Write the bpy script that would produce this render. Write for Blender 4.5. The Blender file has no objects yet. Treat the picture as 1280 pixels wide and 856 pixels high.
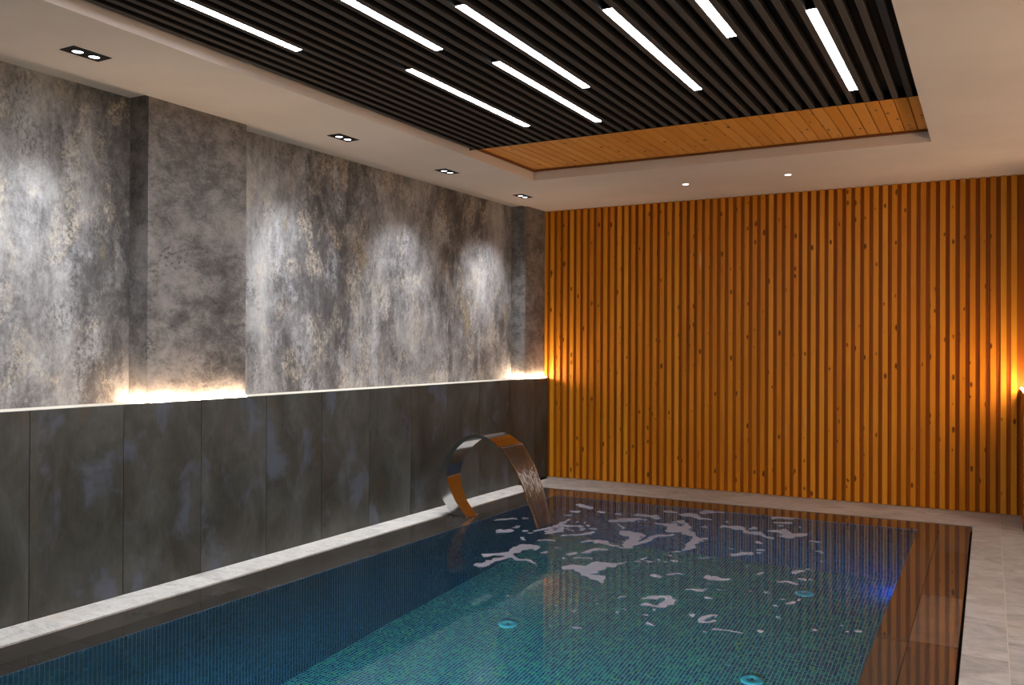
import bpy, bmesh, math, random
from mathutils import Vector, Matrix, noise as mnoise

R = random.Random(7)
scene = bpy.context.scene
col = scene.collection
PI = math.pi

# light levels
LED_S, COVE_S, BLUE_S = 50.0, 260.0, 3.5
POOL_W, BLUE_W, SPOT_W, ROUND_W, DECK_FILL_W, EXPOSURE = 285.0, .6, 66.0, 12.0, 48.0, 0.3
RIPPLE_GLINTS = [  # strokes of pale ripple reflections, laid on the water as patches
 [(-3.179,5.418,0.019,0.036),(-3.145,5.489,0.0167,0.032),(-3.049,5.517,0.0334,0.0635),(-3.049,5.677,0.0536,0.1042),(-3.057,5.811,0.0546,0.1082),(-2.978,5.828,0.0445,0.088)],
 [(-3.068,5.354,0.0233,0.0434),(-3.009,5.489,0.0189,0.0358),(-2.893,5.454,0.0187,0.0348),(-2.744,5.44,0.0138,0.0254)],
 [(-3.069,5.169,0.0182,0.033),(-3.022,5.233,0.0228,0.0417),(-3.056,5.312,0.0185,0.0343)],
 [(-2.597,5.827,0.0193,0.0371),(-2.582,5.9,0.0389,0.0757),(-2.568,5.979,0.0246,0.0483),(-2.466,6.021,0.0197,0.0386)],
 [(-2.493,5.394,0.027,0.0483),(-2.456,5.461,0.0498,0.09),(-2.37,5.418,0.0671,0.1197),(-2.356,5.565,0.0411,0.075),(-2.3,5.644,0.0276,0.0509),(-2.242,5.75,0.014,0.0261)],
 [(-2.349,5.296,0.0219,0.0383),(-2.274,5.296,0.0349,0.0606),(-2.164,5.211,0.0171,0.0291)],
 [(-2.607,5.667,0.0141,0.0266),(-2.538,5.696,0.0165,0.031),(-2.447,5.697,0.0141,0.0263)],
 [(-2.757,6.185,0.0179,0.0366),(-2.673,6.222,0.0205,0.0418),(-2.57,6.245,0.0204,0.0416),(-2.458,6.21,0.0151,0.0305)],
 [(-2.637,6.696,0.0163,0.0354),(-2.532,6.592,0.048,0.1024),(-2.451,6.544,0.0528,0.1114),(-2.398,6.273,0.0406,0.0823),(-2.391,6.163,0.02,0.0399)],
 [(-2.398,6.273,0.0406,0.0823),(-2.355,6.386,0.0309,0.0634),(-2.322,6.464,0.026,0.0538),(-2.326,6.647,0.0213,0.0453),(-2.229,6.766,0.0215,0.0463)],
 [(-3.061,6.042,0.0102,0.0209),(-2.985,6.097,0.0128,0.0263)],
 [(-2.968,6.279,0.0131,0.0275),(-2.876,6.364,0.0158,0.0334),(-2.817,6.527,0.0215,0.0461)],
 [(-3.212,6.367,0.0135,0.029),(-3.209,6.47,0.0136,0.0297),(-3.162,6.6,0.0138,0.0305),(-3.036,6.686,0.0167,0.0369),(-2.975,6.672,0.011,0.0244)],
 [(-3.119,6.289,0.0133,0.0281),(-3.081,6.376,0.0187,0.04),(-3.063,6.452,0.0162,0.0349),(-3.109,6.561,0.0137,0.0301)],
 [(-2.84,7.0,0.0171,0.0391),(-2.779,7.125,0.026,0.06),(-2.673,7.208,0.0232,0.0539)],
 [(-2.781,6.889,0.0112,0.0252),(-2.692,6.8,0.0166,0.0366)],
 [(-2.78,7.42,0.027,0.0645),(-2.662,7.408,0.0238,0.0566),(-2.593,7.448,0.0179,0.0426)],
 [(-2.471,7.139,0.0143,0.0326),(-2.351,7.136,0.0227,0.0515)],
 [(-3.407,7.57,0.0251,0.0629),(-3.302,7.541,0.0373,0.0928)],
 [(-3.197,6.885,0.0115,0.0263),(-3.185,6.766,0.0141,0.0319)],
 [(-1.822,4.971,0.016,0.0256),(-1.74,5.004,0.02,0.032),(-1.677,5.039,0.0161,0.0257),(-1.627,4.97,0.0198,0.0312),(-1.674,4.868,0.0195,0.0302),(-1.788,4.851,0.0176,0.0274)],
 [(-1.943,5.483,0.0176,0.0309),(-1.886,5.482,0.0263,0.046)],
 [(-2.416,7.613,0.0181,0.0437),(-2.328,7.64,0.0423,0.1019),(-2.22,7.507,0.0414,0.0979),(-2.13,7.52,0.0266,0.0627)],
 [(-2.284,7.77,0.0245,0.0599),(-2.235,7.94,0.0499,0.1242),(-2.141,7.952,0.0374,0.0928)],
 [(-2.749,7.438,0.024,0.0574),(-2.659,7.426,0.0238,0.0568),(-2.54,7.323,0.0234,0.0548)],
 [(-2.453,7.113,0.0142,0.0323),(-2.344,7.14,0.0284,0.0644),(-2.264,6.976,0.0554,0.1227),(-2.201,6.979,0.0443,0.0977),(-2.088,6.814,0.0431,0.0927),(-2.008,6.673,0.0527,0.1108),(-1.98,6.426,0.0407,0.0825),(-1.973,6.291,0.0199,0.0397)],
 [(-2.011,6.721,0.0186,0.0393),(-1.921,6.784,0.0133,0.0284)],
 [(-2.373,7.268,0.0173,0.04),(-2.276,7.215,0.0286,0.0653),(-2.218,7.072,0.0336,0.0752)],
 [(-1.973,7.281,0.0143,0.0325),(-1.851,7.296,0.0256,0.0582),(-1.732,7.214,0.0224,0.0502),(-1.62,7.147,0.0332,0.0735),(-1.569,7.079,0.0192,0.042),(-1.491,7.043,0.0136,0.0296)],
 [(-1.674,7.843,0.0212,0.0514),(-1.573,7.917,0.0427,0.104),(-1.455,7.969,0.0276,0.0674)],
 [(-1.582,7.3,0.0169,0.0382),(-1.506,7.343,0.034,0.0769),(-1.407,7.204,0.0333,0.0737),(-1.299,7.246,0.025,0.0556)],
 [(-1.632,6.309,0.0123,0.0242),(-1.594,6.372,0.0298,0.0591),(-1.555,6.432,0.025,0.05)],
 [(-1.596,5.638,0.0266,0.047),(-1.568,5.611,0.0396,0.0697),(-1.476,5.63,0.011,0.0193)],
 [(-1.841,5.55,0.0111,0.0195),(-1.775,5.631,0.0134,0.0239)],
 [(-1.66,5.251,0.0125,0.0208),(-1.588,5.28,0.0125,0.0208),(-1.541,5.345,0.0126,0.0212)],
 [(-1.181,5.739,0.0111,0.0196),(-1.109,5.728,0.0154,0.0272)],
 [(-1.126,6.013,0.0277,0.0512),(-1.116,6.063,0.0233,0.0434),(-1.082,6.118,0.0117,0.022)],
 [(-1.083,5.886,0.0113,0.0204),(-1.039,5.878,0.0135,0.0244)],
 [(-1.341,4.861,0.0152,0.0232),(-1.383,4.828,0.0171,0.0259),(-1.4,4.756,0.0169,0.0252),(-1.351,4.715,0.0204,0.0302),(-1.301,4.761,0.0112,0.0167)],
 [(-1.275,4.625,0.0169,0.0245),(-1.245,4.636,0.0127,0.0184),(-1.185,4.62,0.0084,0.0121)],
 [(-3.456,6.227,0.0673,0.1041)],
 [(-3.565,6.773,0.0263,0.0535)],
 [(-3.645,6.673,0.0261,0.0462)],
 [(-3.713,6.634,0.0522,0.033)],
 [(-3.477,6.406,0.0225,0.0485)],
 [(-3.3,6.35,0.0307,0.0409)],
 [(-3.244,6.282,0.0364,0.0285)],
 [(-3.187,6.031,0.0164,0.0531)],
 [(-2.655,5.784,0.0306,0.0462)],
 [(-3.301,7.268,0.048,0.0582)],
 [(-3.288,7.048,0.0601,0.0345)],
 [(-3.09,7.364,0.0343,0.0364)],
 [(-2.922,7.379,0.0545,0.0431)],
 [(-1.816,4.695,0.0156,0.0173)],
 [(-1.84,4.618,0.0128,0.0169)],
 [(-1.747,4.67,0.0128,0.017)],
 [(-1.68,4.651,0.0238,0.0223)],
 [(-1.688,4.774,0.013,0.0175)],
 [(-1.61,4.51,0.0115,0.0131)],
 [(-1.937,4.262,0.0322,0.02)],
 [(-2.069,4.53,0.0103,0.0226)],
 [(-2.207,4.642,0.0141,0.0211)],
 [(-2.03,4.741,0.0089,0.0152)],
 [(-1.963,4.95,0.0091,0.0129)],
 [(-2.147,5.283,0.0137,0.0223)],
 [(-2.131,5.764,0.0211,0.0302)],
 [(-2.079,5.818,0.0297,0.0218)],
 [(-2.145,5.879,0.0161,0.0268)],
 [(-2.059,5.918,0.0129,0.0269)],
 [(-2.0,5.922,0.0193,0.0312)],
 [(-2.851,5.736,0.0198,0.0328)],
 [(-2.799,5.858,0.0335,0.0289)],
 [(-2.678,5.642,0.015,0.0267)],
 [(-2.565,4.624,0.0164,0.0223)],
 [(-2.354,4.296,0.0076,0.0137)],
 [(-2.088,4.279,0.0074,0.0155)],
 [(-2.189,4.959,0.0084,0.0168)],
 [(-2.555,7.697,0.0627,0.075)],
 [(-2.014,6.224,0.036,0.0683)],
 [(-1.717,7.358,0.0389,0.0456)],
 [(-1.566,7.694,0.0809,0.0422)],
 [(-1.204,7.091,0.0494,0.0413)],
 [(-1.653,8.15,0.0357,0.0631)],
 [(-1.552,7.537,0.0238,0.0338)],
 [(-1.379,7.587,0.0159,0.0339)],
 [(-1.519,6.632,0.0327,0.0528)],
 [(-1.499,6.496,0.0206,0.0355)],
 [(-1.545,6.818,0.0144,0.0335)],
 [(-1.668,6.509,0.0346,0.0206)],
 [(-1.61,6.47,0.0115,0.0254)],
 [(-1.783,6.145,0.055,0.0234)],
 [(-2.008,6.085,0.0242,0.0328)],
 [(-1.954,5.988,0.0216,0.0272)],
 [(-2.003,5.92,0.0215,0.0267)],
 [(-2.057,5.919,0.0129,0.0224)],
 [(-2.085,5.825,0.0319,0.0218)],
 [(-1.572,5.485,0.0176,0.0223)],
 [(-1.485,5.396,0.0337,0.0214)],
 [(-1.37,5.404,0.0115,0.0177)],
 [(-1.315,5.405,0.0172,0.0141)],
 [(-1.461,5.161,0.0387,0.0295)],
 [(-1.499,5.183,0.0074,0.0166)],
 [(-1.007,5.908,0.0103,0.0205)],
 [(-1.339,5.891,0.0259,0.025)],
 [(-1.447,6.072,0.0129,0.0267)],
 [(-1.096,6.736,0.0293,0.0319)],
 [(-1.065,6.658,0.0174,0.0415)],
 [(-1.033,6.472,0.009,0.0245)],
 [(-1.081,6.182,0.0129,0.0225)],
 [(-1.084,4.686,0.0347,0.0158)],
 [(-1.462,4.762,0.0154,0.034)],
 [(-1.317,4.569,0.0114,0.0155)],
 [(-1.681,4.651,0.0238,0.0167)],
 [(-1.611,4.509,0.0132,0.0105)],
 [(-1.689,4.773,0.0157,0.0175)],
 [(-1.039,4.991,0.021,0.0296)],
 [(-1.015,5.308,0.0167,0.03)],
 [(-0.997,5.395,0.0189,0.024)],
 [(-1.067,5.37,0.0132,0.0205)],
 [(-1.085,5.184,0.0127,0.0192)],
 [(-1.191,5.438,0.0191,0.0212)],
 [(-0.826,5.142,0.0089,0.0186)],
 [(-2.631,7.232,0.0238,0.0338)],
 [(-2.052,8.088,0.0201,0.0397)],
 [(-2.263,8.14,0.0145,0.0326)],
 [(-1.979,7.494,0.0186,0.0274)],
 [(-2.09,7.2,0.0258,0.0385)],
 [(-1.085,4.683,0.0366,0.0215)],
 [(-0.79,4.827,0.0147,0.0191)],
 [(-0.658,4.895,0.0119,0.0195)],
 [(-0.605,4.921,0.0149,0.0164)],
 [(-0.564,4.983,0.006,0.0134)],
 [(-0.711,5.007,0.0091,0.017)],
 [(-0.826,5.146,0.0094,0.0181)],
 [(-1.315,4.567,0.0095,0.015)],
 [(-1.086,5.181,0.0127,0.0186)],
 [(-1.073,5.361,0.011,0.0159)],
 [(-1.095,4.553,0.0075,0.0117)],
 [(-0.934,4.714,0.0058,0.0092)],
 [(-0.812,4.304,0.0044,0.0077)],
 [(-1.312,4.909,0.0071,0.0137)],
]

# ------------------------------------------------------------------ helpers
def lin(r, g, b):
    f = lambda c: (c/255/12.92) if c/255 <= .04045 else ((c/255+.055)/1.055)**2.4
    return (f(r), f(g), f(b), 1.0)

class MB:
    """collects shapes and links them as ONE mesh object; u,v in metres, one random number per piece"""
    def __init__(s):
        s.bm = bmesh.new(); s.rnd = s.bm.faces.layers.float.new('rnd'); s.uv = s.bm.loops.layers.uv.new('UVMap')
    def face(s, pts, r=0.5, uv=None, smooth=False):
        vs = [p if isinstance(p, bmesh.types.BMVert) else s.bm.verts.new(p) for p in pts]
        try: f = s.bm.faces.new(vs)
        except ValueError: return None
        f[s.rnd] = r; f.smooth = smooth; f.normal_update()
        for i, l in enumerate(f.loops):
            if uv: l[s.uv].uv = uv[i]
            else:
                c = l.vert.co; n = f.normal
                ax = max(range(3), key=lambda k: abs(n[k]))
                l[s.uv].uv = (c.y, c.z) if ax == 0 else (c.x, c.z) if ax == 1 else (c.x, c.y)
        return f
    def box(s, x0, x1, y0, y1, z0, z1, r=0.5, bev=0.0):
        if bev:
            b = bev
            def ring(z, i): return [(x0+i, y0+i, z), (x1-i, y0+i, z), (x1-i, y1-i, z), (x0+i, y1-i, z)]
            rings = [ring(z0, b), ring(z0+b, 0), ring(z1-b, 0), ring(z1, b)]
        else:
            rings = [[(x0, y0, z), (x1, y0, z), (x1, y1, z), (x0, y1, z)] for z in (z0, z1)]
        V = [[s.bm.verts.new(p) for p in rg] for rg in rings]
        s.face(V[0][::-1], r); s.face(V[-1], r)
        for a, c in zip(V, V[1:]):
            for i in range(4):
                j = (i+1) % 4
                s.face([a[i], a[j], c[j], c[i]], r)
    def lathe(s, prof, c=(0, 0, 0), n=24, r=0.5, mat=None):
        """prof: list of (radius, z); closed at zero radius ends"""
        M = mat or Matrix.Translation(c)
        rows = []
        for rad, z in prof:
            if rad < 1e-6: rows.append([s.bm.verts.new(M @ Vector((0, 0, z)))])
            else: rows.append([s.bm.verts.new(M @ Vector((rad*math.cos(2*PI*k/n), rad*math.sin(2*PI*k/n), z))) for k in range(n)])
        for a, b in zip(rows, rows[1:]):
            for k in range(n):
                j = (k+1) % n
                if len(a) == 1 and len(b) == 1: continue
                if len(a) == 1: s.face([a[0], b[k], b[j]], r, smooth=True)
                elif len(b) == 1: s.face([a[k], a[j], b[0]], r, smooth=True)
                else: s.face([a[k], a[j], b[j], b[k]], r, smooth=True)
    def build(s, name, mat, parent=None, loc=None, rz=0.0, fix=True):
        if fix: bmesh.ops.recalc_face_normals(s.bm, faces=s.bm.faces)
        me = bpy.data.meshes.new(name); s.bm.to_mesh(me); s.bm.free()
        for m in (mat if isinstance(mat, (list, tuple)) else [mat]): me.materials.append(m)
        o = bpy.data.objects.new(name, me); col.objects.link(o)
        if loc: o.location = loc
        o.rotation_euler.z = rz
        if parent: o.parent = parent
        return o

def tag(o, label=None, cat=None, group=None, kind=None):
    if label: o['label'] = label
    if cat: o['category'] = cat
    if group: o['group'] = group
    if kind: o['kind'] = kind
    return o
def structure(o, label=None):
    o['kind'] = 'structure'
    if label: o['label'] = label
    return o
def empty(name, loc, rz=0.0):
    o = bpy.data.objects.new(name, None); col.objects.link(o); o.location = loc; o.rotation_euler.z = rz
    o.empty_display_size = .1
    return o
def copy_tree(o, parent=None):
    c = o.copy(); col.objects.link(c)
    if parent: c.parent = parent
    for ch in list(o.children): copy_tree(ch, c)
    return c

# ------------------------------------------------------------------ materials
class NT:
    def __init__(s, name):
        s.m = bpy.data.materials.new(name); s.m.use_nodes = True
        s.t = s.m.node_tree; s.n = s.t.nodes; s.n.clear()
        s.out = s.n.new('ShaderNodeOutputMaterial')
    def __call__(s, kind, ins=None, **props):
        nd = s.n.new('ShaderNode'+kind)
        for k, v in props.items(): setattr(nd, k, v)
        for k, v in (ins or {}).items():
            sock = nd.inputs[k]
            if isinstance(v, bpy.types.NodeSocket): s.t.links.new(v, sock)
            else: sock.default_value = v
        return nd
    def link(s, a, b): s.t.links.new(a, b)
    def math(s, op, a, b=0.0, c=None, clamp=False):
        ins = {0: a, 1: b}
        if c is not None: ins[2] = c
        return s('Math', ins, operation=op, use_clamp=clamp).outputs[0]
    def ramp(s, fac, stops, interp='LINEAR'):
        nd = s('ValToRGB', {0: fac}); cr = nd.color_ramp; cr.interpolation = interp
        while len(cr.elements) < len(stops): cr.elements.new(.5)
        for e, (p, c) in zip(cr.elements, stops):
            e.position = p; e.color = c if len(c) == 4 else (*c, 1)
        return nd.outputs[0]
    def frange(s, v, a, b, c=0.0, d=1.0, kind='SMOOTHSTEP'):
        return s('MapRange', {0: v, 1: a, 2: b, 3: c, 4: d}, interpolation_type=kind).outputs[0]
    def mix(s, fac, a, b, mode='MIX'):
        nd = s('Mix', None, data_type='RGBA', blend_type=mode)
        for i, v in ((0, fac), (6, a), (7, b)):
            if isinstance(v, bpy.types.NodeSocket): s.link(v, nd.inputs[i])
            else: nd.inputs[i].default_value = v
        return nd.outputs[2]
    def noise(s, vec, scale, detail=4, rough=.55, dist=0.0):
        return s('TexNoise', {'Vector': vec, 'Scale': scale, 'Detail': detail, 'Roughness': rough, 'Distortion': dist}).outputs[0]
    def mapping(s, vec, sc=(1, 1, 1), loc=(0, 0, 0)):
        return s('Mapping', {'Vector': vec, 'Scale': sc, 'Location': loc}).outputs[0]
    def bump(s, h, strength=.2, dist=.01):
        return s('Bump', {'Height': h, 'Strength': strength, 'Distance': dist}).outputs[0]
    def bsdf(s, **ins):
        nd = s('BsdfPrincipled')
        names = dict(color='Base Color', rough='Roughness', metal='Metallic', normal='Normal', spec='Specular IOR Level',
                     coat='Coat Weight', coatr='Coat Roughness', trans='Transmission Weight', ior='IOR', emit='Emission Color', es='Emission Strength')
        for k, v in ins.items():
            sock = nd.inputs[names[k]]
            if isinstance(v, bpy.types.NodeSocket): s.link(v, sock)
            else: sock.default_value = v
        s.link(nd.outputs[0], s.out.inputs[0])
        return nd

def mat_plain(name, c, rough=.6, metal=0.0, spec=.5, coat=0.0):
    t = NT(name); t.bsdf(color=c, rough=rough, metal=metal, spec=spec, coat=coat); return t.m
def mat_emit(name, c, strength):
    t = NT(name); e = t('Emission', {'Color': c, 'Strength': strength}); t.link(e.outputs[0], t.out.inputs[0]); return t.m

def mat_plaster():
    t = NT('white_plaster'); o = t('TexCoord').outputs['Object']
    n = t.noise(o, 1.3, 3); f = t.noise(o, 120, 2)
    c = t.mix(t.frange(n, .3, .7), lin(214, 203, 196), lin(222, 211, 204))
    t.bsdf(color=c, rough=.75, spec=.25, normal=t.bump(f, .04, .002)); return t.m

def mat_stucco(name='mottled_stucco', warm=True):
    t = NT(name); o = t('TexCoord').outputs['Object']
    big = t.noise(t.mapping(o, (1.0, 1.35, .62)), 1.15, 6, .62, .5)
    mid = t.noise(t.mapping(o, (1, 1.2, .7), (3, 1, 7)), 4.0, 8, .70, .5)
    fine = t.noise(t.mapping(o, (1, 1.1, .85)), 34, 8, .8, .4)
    streak = t.noise(t.mapping(o, (1, 6, .35)), 5, 5, .6, .4)
    v = t.math('ADD', t.math('MULTIPLY', big, .62), t.math('MULTIPLY', mid, .38))
    v = t.math('ADD', v, t.math('MULTIPLY', t.math('SUBTRACT', fine, .5), .30))
    v = t.math('ADD', v, t.math('MULTIPLY', t.math('SUBTRACT', streak, .5), .07))
    c = t.ramp(v, [(.30, lin(50, 49, 50)), (.42, lin(88, 87, 88)), (.51, lin(132, 131, 132)), (.60, lin(164, 164, 165)), (.74, lin(196, 196, 197))])
    # flaked cream and ochre patches
    p = t.noise(t.mapping(o, (1, 1.3, .75), (9, 4, 2)), 3.6, 4, .55, .6)
    fl = t.noise(t.mapping(o, (1, 1.1, .8)), 34, 8, .85, .6)
    m = t.math('MULTIPLY', t.frange(p, .49, .63), t.frange(fl, .44, .60))
    c = t.mix(t.math('MULTIPLY', m, .7 if warm else .25), c, lin(198, 186, 168))
    q = t.noise(t.mapping(o, (1, 1.5, .6), (1, 14, 5)), 2.4, 3, .5, .5)
    c = t.mix(t.math('MULTIPLY', t.frange(q, .63, .74), .45 if warm else .1), c, lin(150, 132, 92))
    cl = t.noise(t.mapping(o, (1, 1.4, .8), (6, 2, 11)), 2.6, 5, .6, .5)
    c = t.mix(t.math('MULTIPLY', t.math('MULTIPLY', t.frange(cl, .52, .70), t.frange(fine, .36, .58)), .55), c, lin(196, 198, 204))
    # dark worn scratches
    d = t.noise(t.mapping(o, (1, 1.1, .8), (5, 8, 1)), 2.7, 4, .55, .4)
    dk = t.math('MULTIPLY', t.frange(d, .50, .64), t.frange(t.noise(t.mapping(o, (1, 1.2, .7)), 40, 8, .85, .3), .47, .58))
    c = t.mix(t.math('MULTIPLY', dk, .7), c, lin(66, 66, 70))
    t.bsdf(color=c, rough=.62, spec=.3, normal=t.bump(fine, .12, .004)); return t.m

def mat_column():
    t = NT('column_stucco'); o = t('TexCoord').outputs['Object']
    big = t.noise(t.mapping(o, (1, .9, .8)), 2.0, 5, .6, .1)
    sm = t.noise(t.mapping(o, (1, .75, 1.1), (4, 4, 4)), 8, 8, .72, .25)
    fine = t.noise(t.mapping(o, (1, .7, 1)), 60, 6, .8)
    v = t.math('ADD', t.math('MULTIPLY', big, .4), t.math('MULTIPLY', sm, .6))
    v = t.math('ADD', v, t.math('MULTIPLY', t.math('SUBTRACT', fine, .5), .30))
    c = t.ramp(v, [(.32, lin(58, 57, 57)), (.45, lin(98, 95, 94)), (.54, lin(128, 124, 122)), (.7, lin(154, 149, 146))])
    d = t.noise(t.mapping(o, (1, .8, 1.3), (2, 9, 4)), 4.2, 3, .5, .3)
    k = t.math('MULTIPLY', t.frange(d, .50, .66), t.frange(t.noise(t.mapping(o, (1, .6, 1.2), (1, 2, 3)), 34, 6, .8, .5), .50, .60))
    c = t.mix(t.math('MULTIPLY', k, .75), c, lin(62, 60, 62))
    t.bsdf(color=c, rough=.65, spec=.3, normal=t.bump(fine, .1, .004)); return t.m

def mat_dark_tile():
    t = NT('dark_stone_tile'); o = t('TexCoord').outputs['Object']
    rn = t('Attribute', attribute_name='rnd').outputs['Fac']
    off = t('CombineXYZ', {0: t.math('MULTIPLY', rn, 9), 1: t.math('MULTIPLY', rn, 23), 2: t.math('MULTIPLY', rn, 31)}).outputs[0]
    vv = t('VectorMath', {0: o, 1: off}, operation='ADD').outputs[0]
    n = t.noise(t.mapping(vv, (1, 1.2, .8)), 2.6, 7, .62, .5)
    f = t.noise(t.mapping(vv, (1, 2.2, .6)), 24, 5, .7)
    v = t.math('ADD', n, t.math('MULTIPLY', t.math('SUBTRACT', f, .5), .22))
    c = t.ramp(v, [(.3, lin(40, 41, 38)), (.47, lin(58, 61, 59)), (.6, lin(70, 74, 73)), (.75, lin(82, 87, 90))])
    b = t.noise(t.mapping(vv, (1, 1.3, .8), (7, 2, 9)), 2.9, 4, .6, .4)
    c = t.mix(t.math('MULTIPLY', t.frange(b, .53, .68), .7), c, lin(78, 88, 106))
    w = t.noise(t.mapping(vv, (1, 1.2, .9), (2, 12, 3)), 2.3, 4, .6, .4)
    c = t.mix(t.math('MULTIPLY', t.frange(w, .56, .74), .5), c, lin(76, 62, 44))
    t.bsdf(color=c, rough=.42, spec=.4, normal=t.bump(f, .05, .003)); return t.m

def mat_wood(name, dark, midc, light, along='Z', rough=.5, coat=.05, knots=True, groove=None):
    """pine: grain and knots run along one axis, tone set per board by the rnd attribute"""
    t = NT(name); o = t('TexCoord').outputs['Object']
    rn = t('Attribute', attribute_name='rnd').outputs['Fac']
    a = t.math('MULTIPLY', rn, 37.0); b = t.math('MULTIPLY', rn, 91.0)
    off = t('CombineXYZ', {0: a, 1: b, 2: t.math('MULTIPLY', rn, 53.0)}).outputs[0]
    vv = t('VectorMath', {0: o, 1: off}, operation='ADD').outputs[0]
    st = {'Z': (1, 1, .045), 'Y': (1, .045, 1)}[along]
    g = t.noise(t.mapping(vv, st), 42, 5, .6, .8)
    lo = t.noise(t.mapping(vv, {'Z': (1, 1, .25), 'Y': (1, .25, 1)}[along]), 5, 3, .5)
    v = t.math('ADD', t.math('MULTIPLY', t.frange(rn, 0, 1, .18, .88, 'LINEAR'), .40), t.math('ADD', t.math('MULTIPLY', g, .36), t.math('MULTIPLY', lo, .30)))
    c = t.ramp(v, [(.22, dark), (.5, midc), (.82, light)])
    if knots:
        kv = t.mapping(vv, {'Z': (19, 19, 8.5), 'Y': (19, 8.5, 19)}[along])
        vo = t('TexVoronoi', {'Vector': kv, 'Scale': 1.0, 'Randomness': 1.0}, feature='F1')
        wob = t.math('ADD', vo.outputs['Distance'], t.math('MULTIPLY', t.math('SUBTRACT', t.noise(vv, 70, 2), .5), .14))
        hue = t('SeparateColor', {0: vo.outputs['Color']}).outputs[0]
        big = t.frange(hue, .52, 1.0, .02, .25, 'LINEAR')
        k = t.math('LESS_THAN', wob, big)
        ks = t.frange(t.math('SUBTRACT', wob, big), -.06, .10, 1.0, 0.0)
        ks = t.math('MULTIPLY', ks, t.math('GREATER_THAN', hue, .55))
        c = t.mix(t.math('MULTIPLY', ks, .85), c, (dark[0]*.16, dark[1]*.12, dark[2]*.2, 1))
        # pale resin marks
        pv = t('TexVoronoi', {'Vector': t.mapping(vv, {'Z': (11, 11, 1.9), 'Y': (11, 1.9, 11)}[along], (3, 5, 1)), 'Scale': 1.0}, feature='F1')
        ph = t('SeparateColor', {0: pv.outputs['Color']}).outputs[1]
        pm = t.math('MULTIPLY', t.frange(pv.outputs['Distance'], .05, .26, 1, 0), t.math('GREATER_THAN', ph, .955))
        c = t.mix(t.math('MULTIPLY', pm, .55), c, lin(222, 178, 120))
    t.bsdf(color=c, rough=rough, coat=coat, coatr=.35, spec=.2, normal=t.bump(g, .12, .003)); return t.m

def mat_mosaic(name, tones, gr):
    t = NT(name); uv = t('UVMap').outputs[0]
    P = .025
    sc = t.mapping(uv, (1/P, 1/P, 1))
    sep = t('SeparateXYZ', {0: sc})
    fx, fy = t.math('FRACT', sep.outputs[0]), t.math('FRACT', sep.outputs[1])
    ex = t.math('MINIMUM', fx, t.math('SUBTRACT', 1.0, fx)); ey = t.math('MINIMUM', fy, t.math('SUBTRACT', 1.0, fy))
    e = t.math('MINIMUM', ex, ey)
    grout = t.frange(e, .055, .10, 1.0, 0.0)
    cell = t('CombineXYZ', {0: t.math('FLOOR', sep.outputs[0]), 1: t.math('FLOOR', sep.outputs[1]), 2: 0.0}).outputs[0]
    wn = t('TexWhiteNoise', {'Vector': cell}, noise_dimensions='3D').outputs[0]
    c = t.ramp(wn, tones, 'CONSTANT')
    c = t.mix(grout, c, gr)
    r = t.math('ADD', .18, t.math('MULTIPLY', grout, .5))
    t.bsdf(color=c, rough=r, spec=.5); return t.m

def mat_wet_stone():
    t = NT('wet_coping_stone'); o = t('TexCoord').outputs['Object']
    rn = t('Attribute', attribute_name='rnd').outputs['Fac']
    n = t.noise(o, 5, 6, .65, .5); f = t.noise(o, 60, 4, .7)
    v = t.math('ADD', t.math('MULTIPLY', rn, .55), t.math('ADD', t.math('MULTIPLY', n, .4), t.math('MULTIPLY', f, .12)))
    c = t.ramp(v, [(.15, lin(36, 34, 31)), (.5, lin(55, 51, 46)), (.95, lin(98, 88, 79))])
    t.bsdf(color=c, rough=.55, spec=.2, coat=1.0, coatr=.008); return t.m

def mat_deck(name='pale_deck_tile', tones=((150, 144, 138), (178, 172, 166), (198, 193, 187))):
    t = NT(name); o = t('TexCoord').outputs['Object']
    rn = t('Attribute', attribute_name='rnd').outputs['Fac']
    off = t('CombineXYZ', {0: t.math('MULTIPLY', rn, 17), 1: t.math('MULTIPLY', rn, 41), 2: 0.0}).outputs[0]
    vv = t('VectorMath', {0: o, 1: off}, operation='ADD').outputs[0]
    n = t.noise(t.mapping(vv, (1.0, 1.6, 1)), 3.2, 7, .62, 1.3)
    vein = t.noise(t.mapping(vv, (1.2, 2.6, 1), (4, 1, 0)), 3.0, 6, .6, 2.2)
    vm = t.frange(t.math('ABSOLUTE', t.math('SUBTRACT', vein, .5)), 0, .035, 1, 0)
    c = t.ramp(n, [(.3, lin(*tones[0])), (.5, lin(*tones[1])), (.72, lin(*tones[2]))])
    c = t.mix(t.math('MULTIPLY', vm, .28), c, lin(112, 106, 100))
    w = t.noise(t.mapping(vv, (1, 1, 1), (8, 3, 0)), 2.2, 3)
    c = t.mix(t.math('MULTIPLY', t.frange(w, .58, .75), .3), c, lin(190, 168, 134))
    t.bsdf(color=c, rough=.38, spec=.4); return t.m

def mat_water():
    t = NT('pool_water'); o = t('TexCoord').outputs['Object']
    # ripples grow towards where the stream falls in
    d = t('VectorMath', {0: o, 1: (-3.1, 6.5, 0.0)}, operation='DISTANCE').outputs['Value']
    amp = t.frange(d, .2, 1.5, 1.0, .045)
    n1 = t.noise(o, 7, 3, .5, .3); n2 = t.noise(o, 2.2, 2, .5); n3 = t.noise(o, 22, 2, .5)
    h = t.math('ADD', t.math('MULTIPLY', n1, .55), t.math('ADD', t.math('MULTIPLY', n2, .6), t.math('MULTIPLY', n3, .16)))
    h = t.math('MULTIPLY', h, amp)
    bp = t.bump(h, .30, .03)
    g = t('BsdfGlass', {'Color': (.78, .96, 1.0, 1), 'Roughness': 0.0, 'IOR': 1.333, 'Normal': bp})
    t.link(g.outputs[0], t.out.inputs[0]); return t.m

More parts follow.
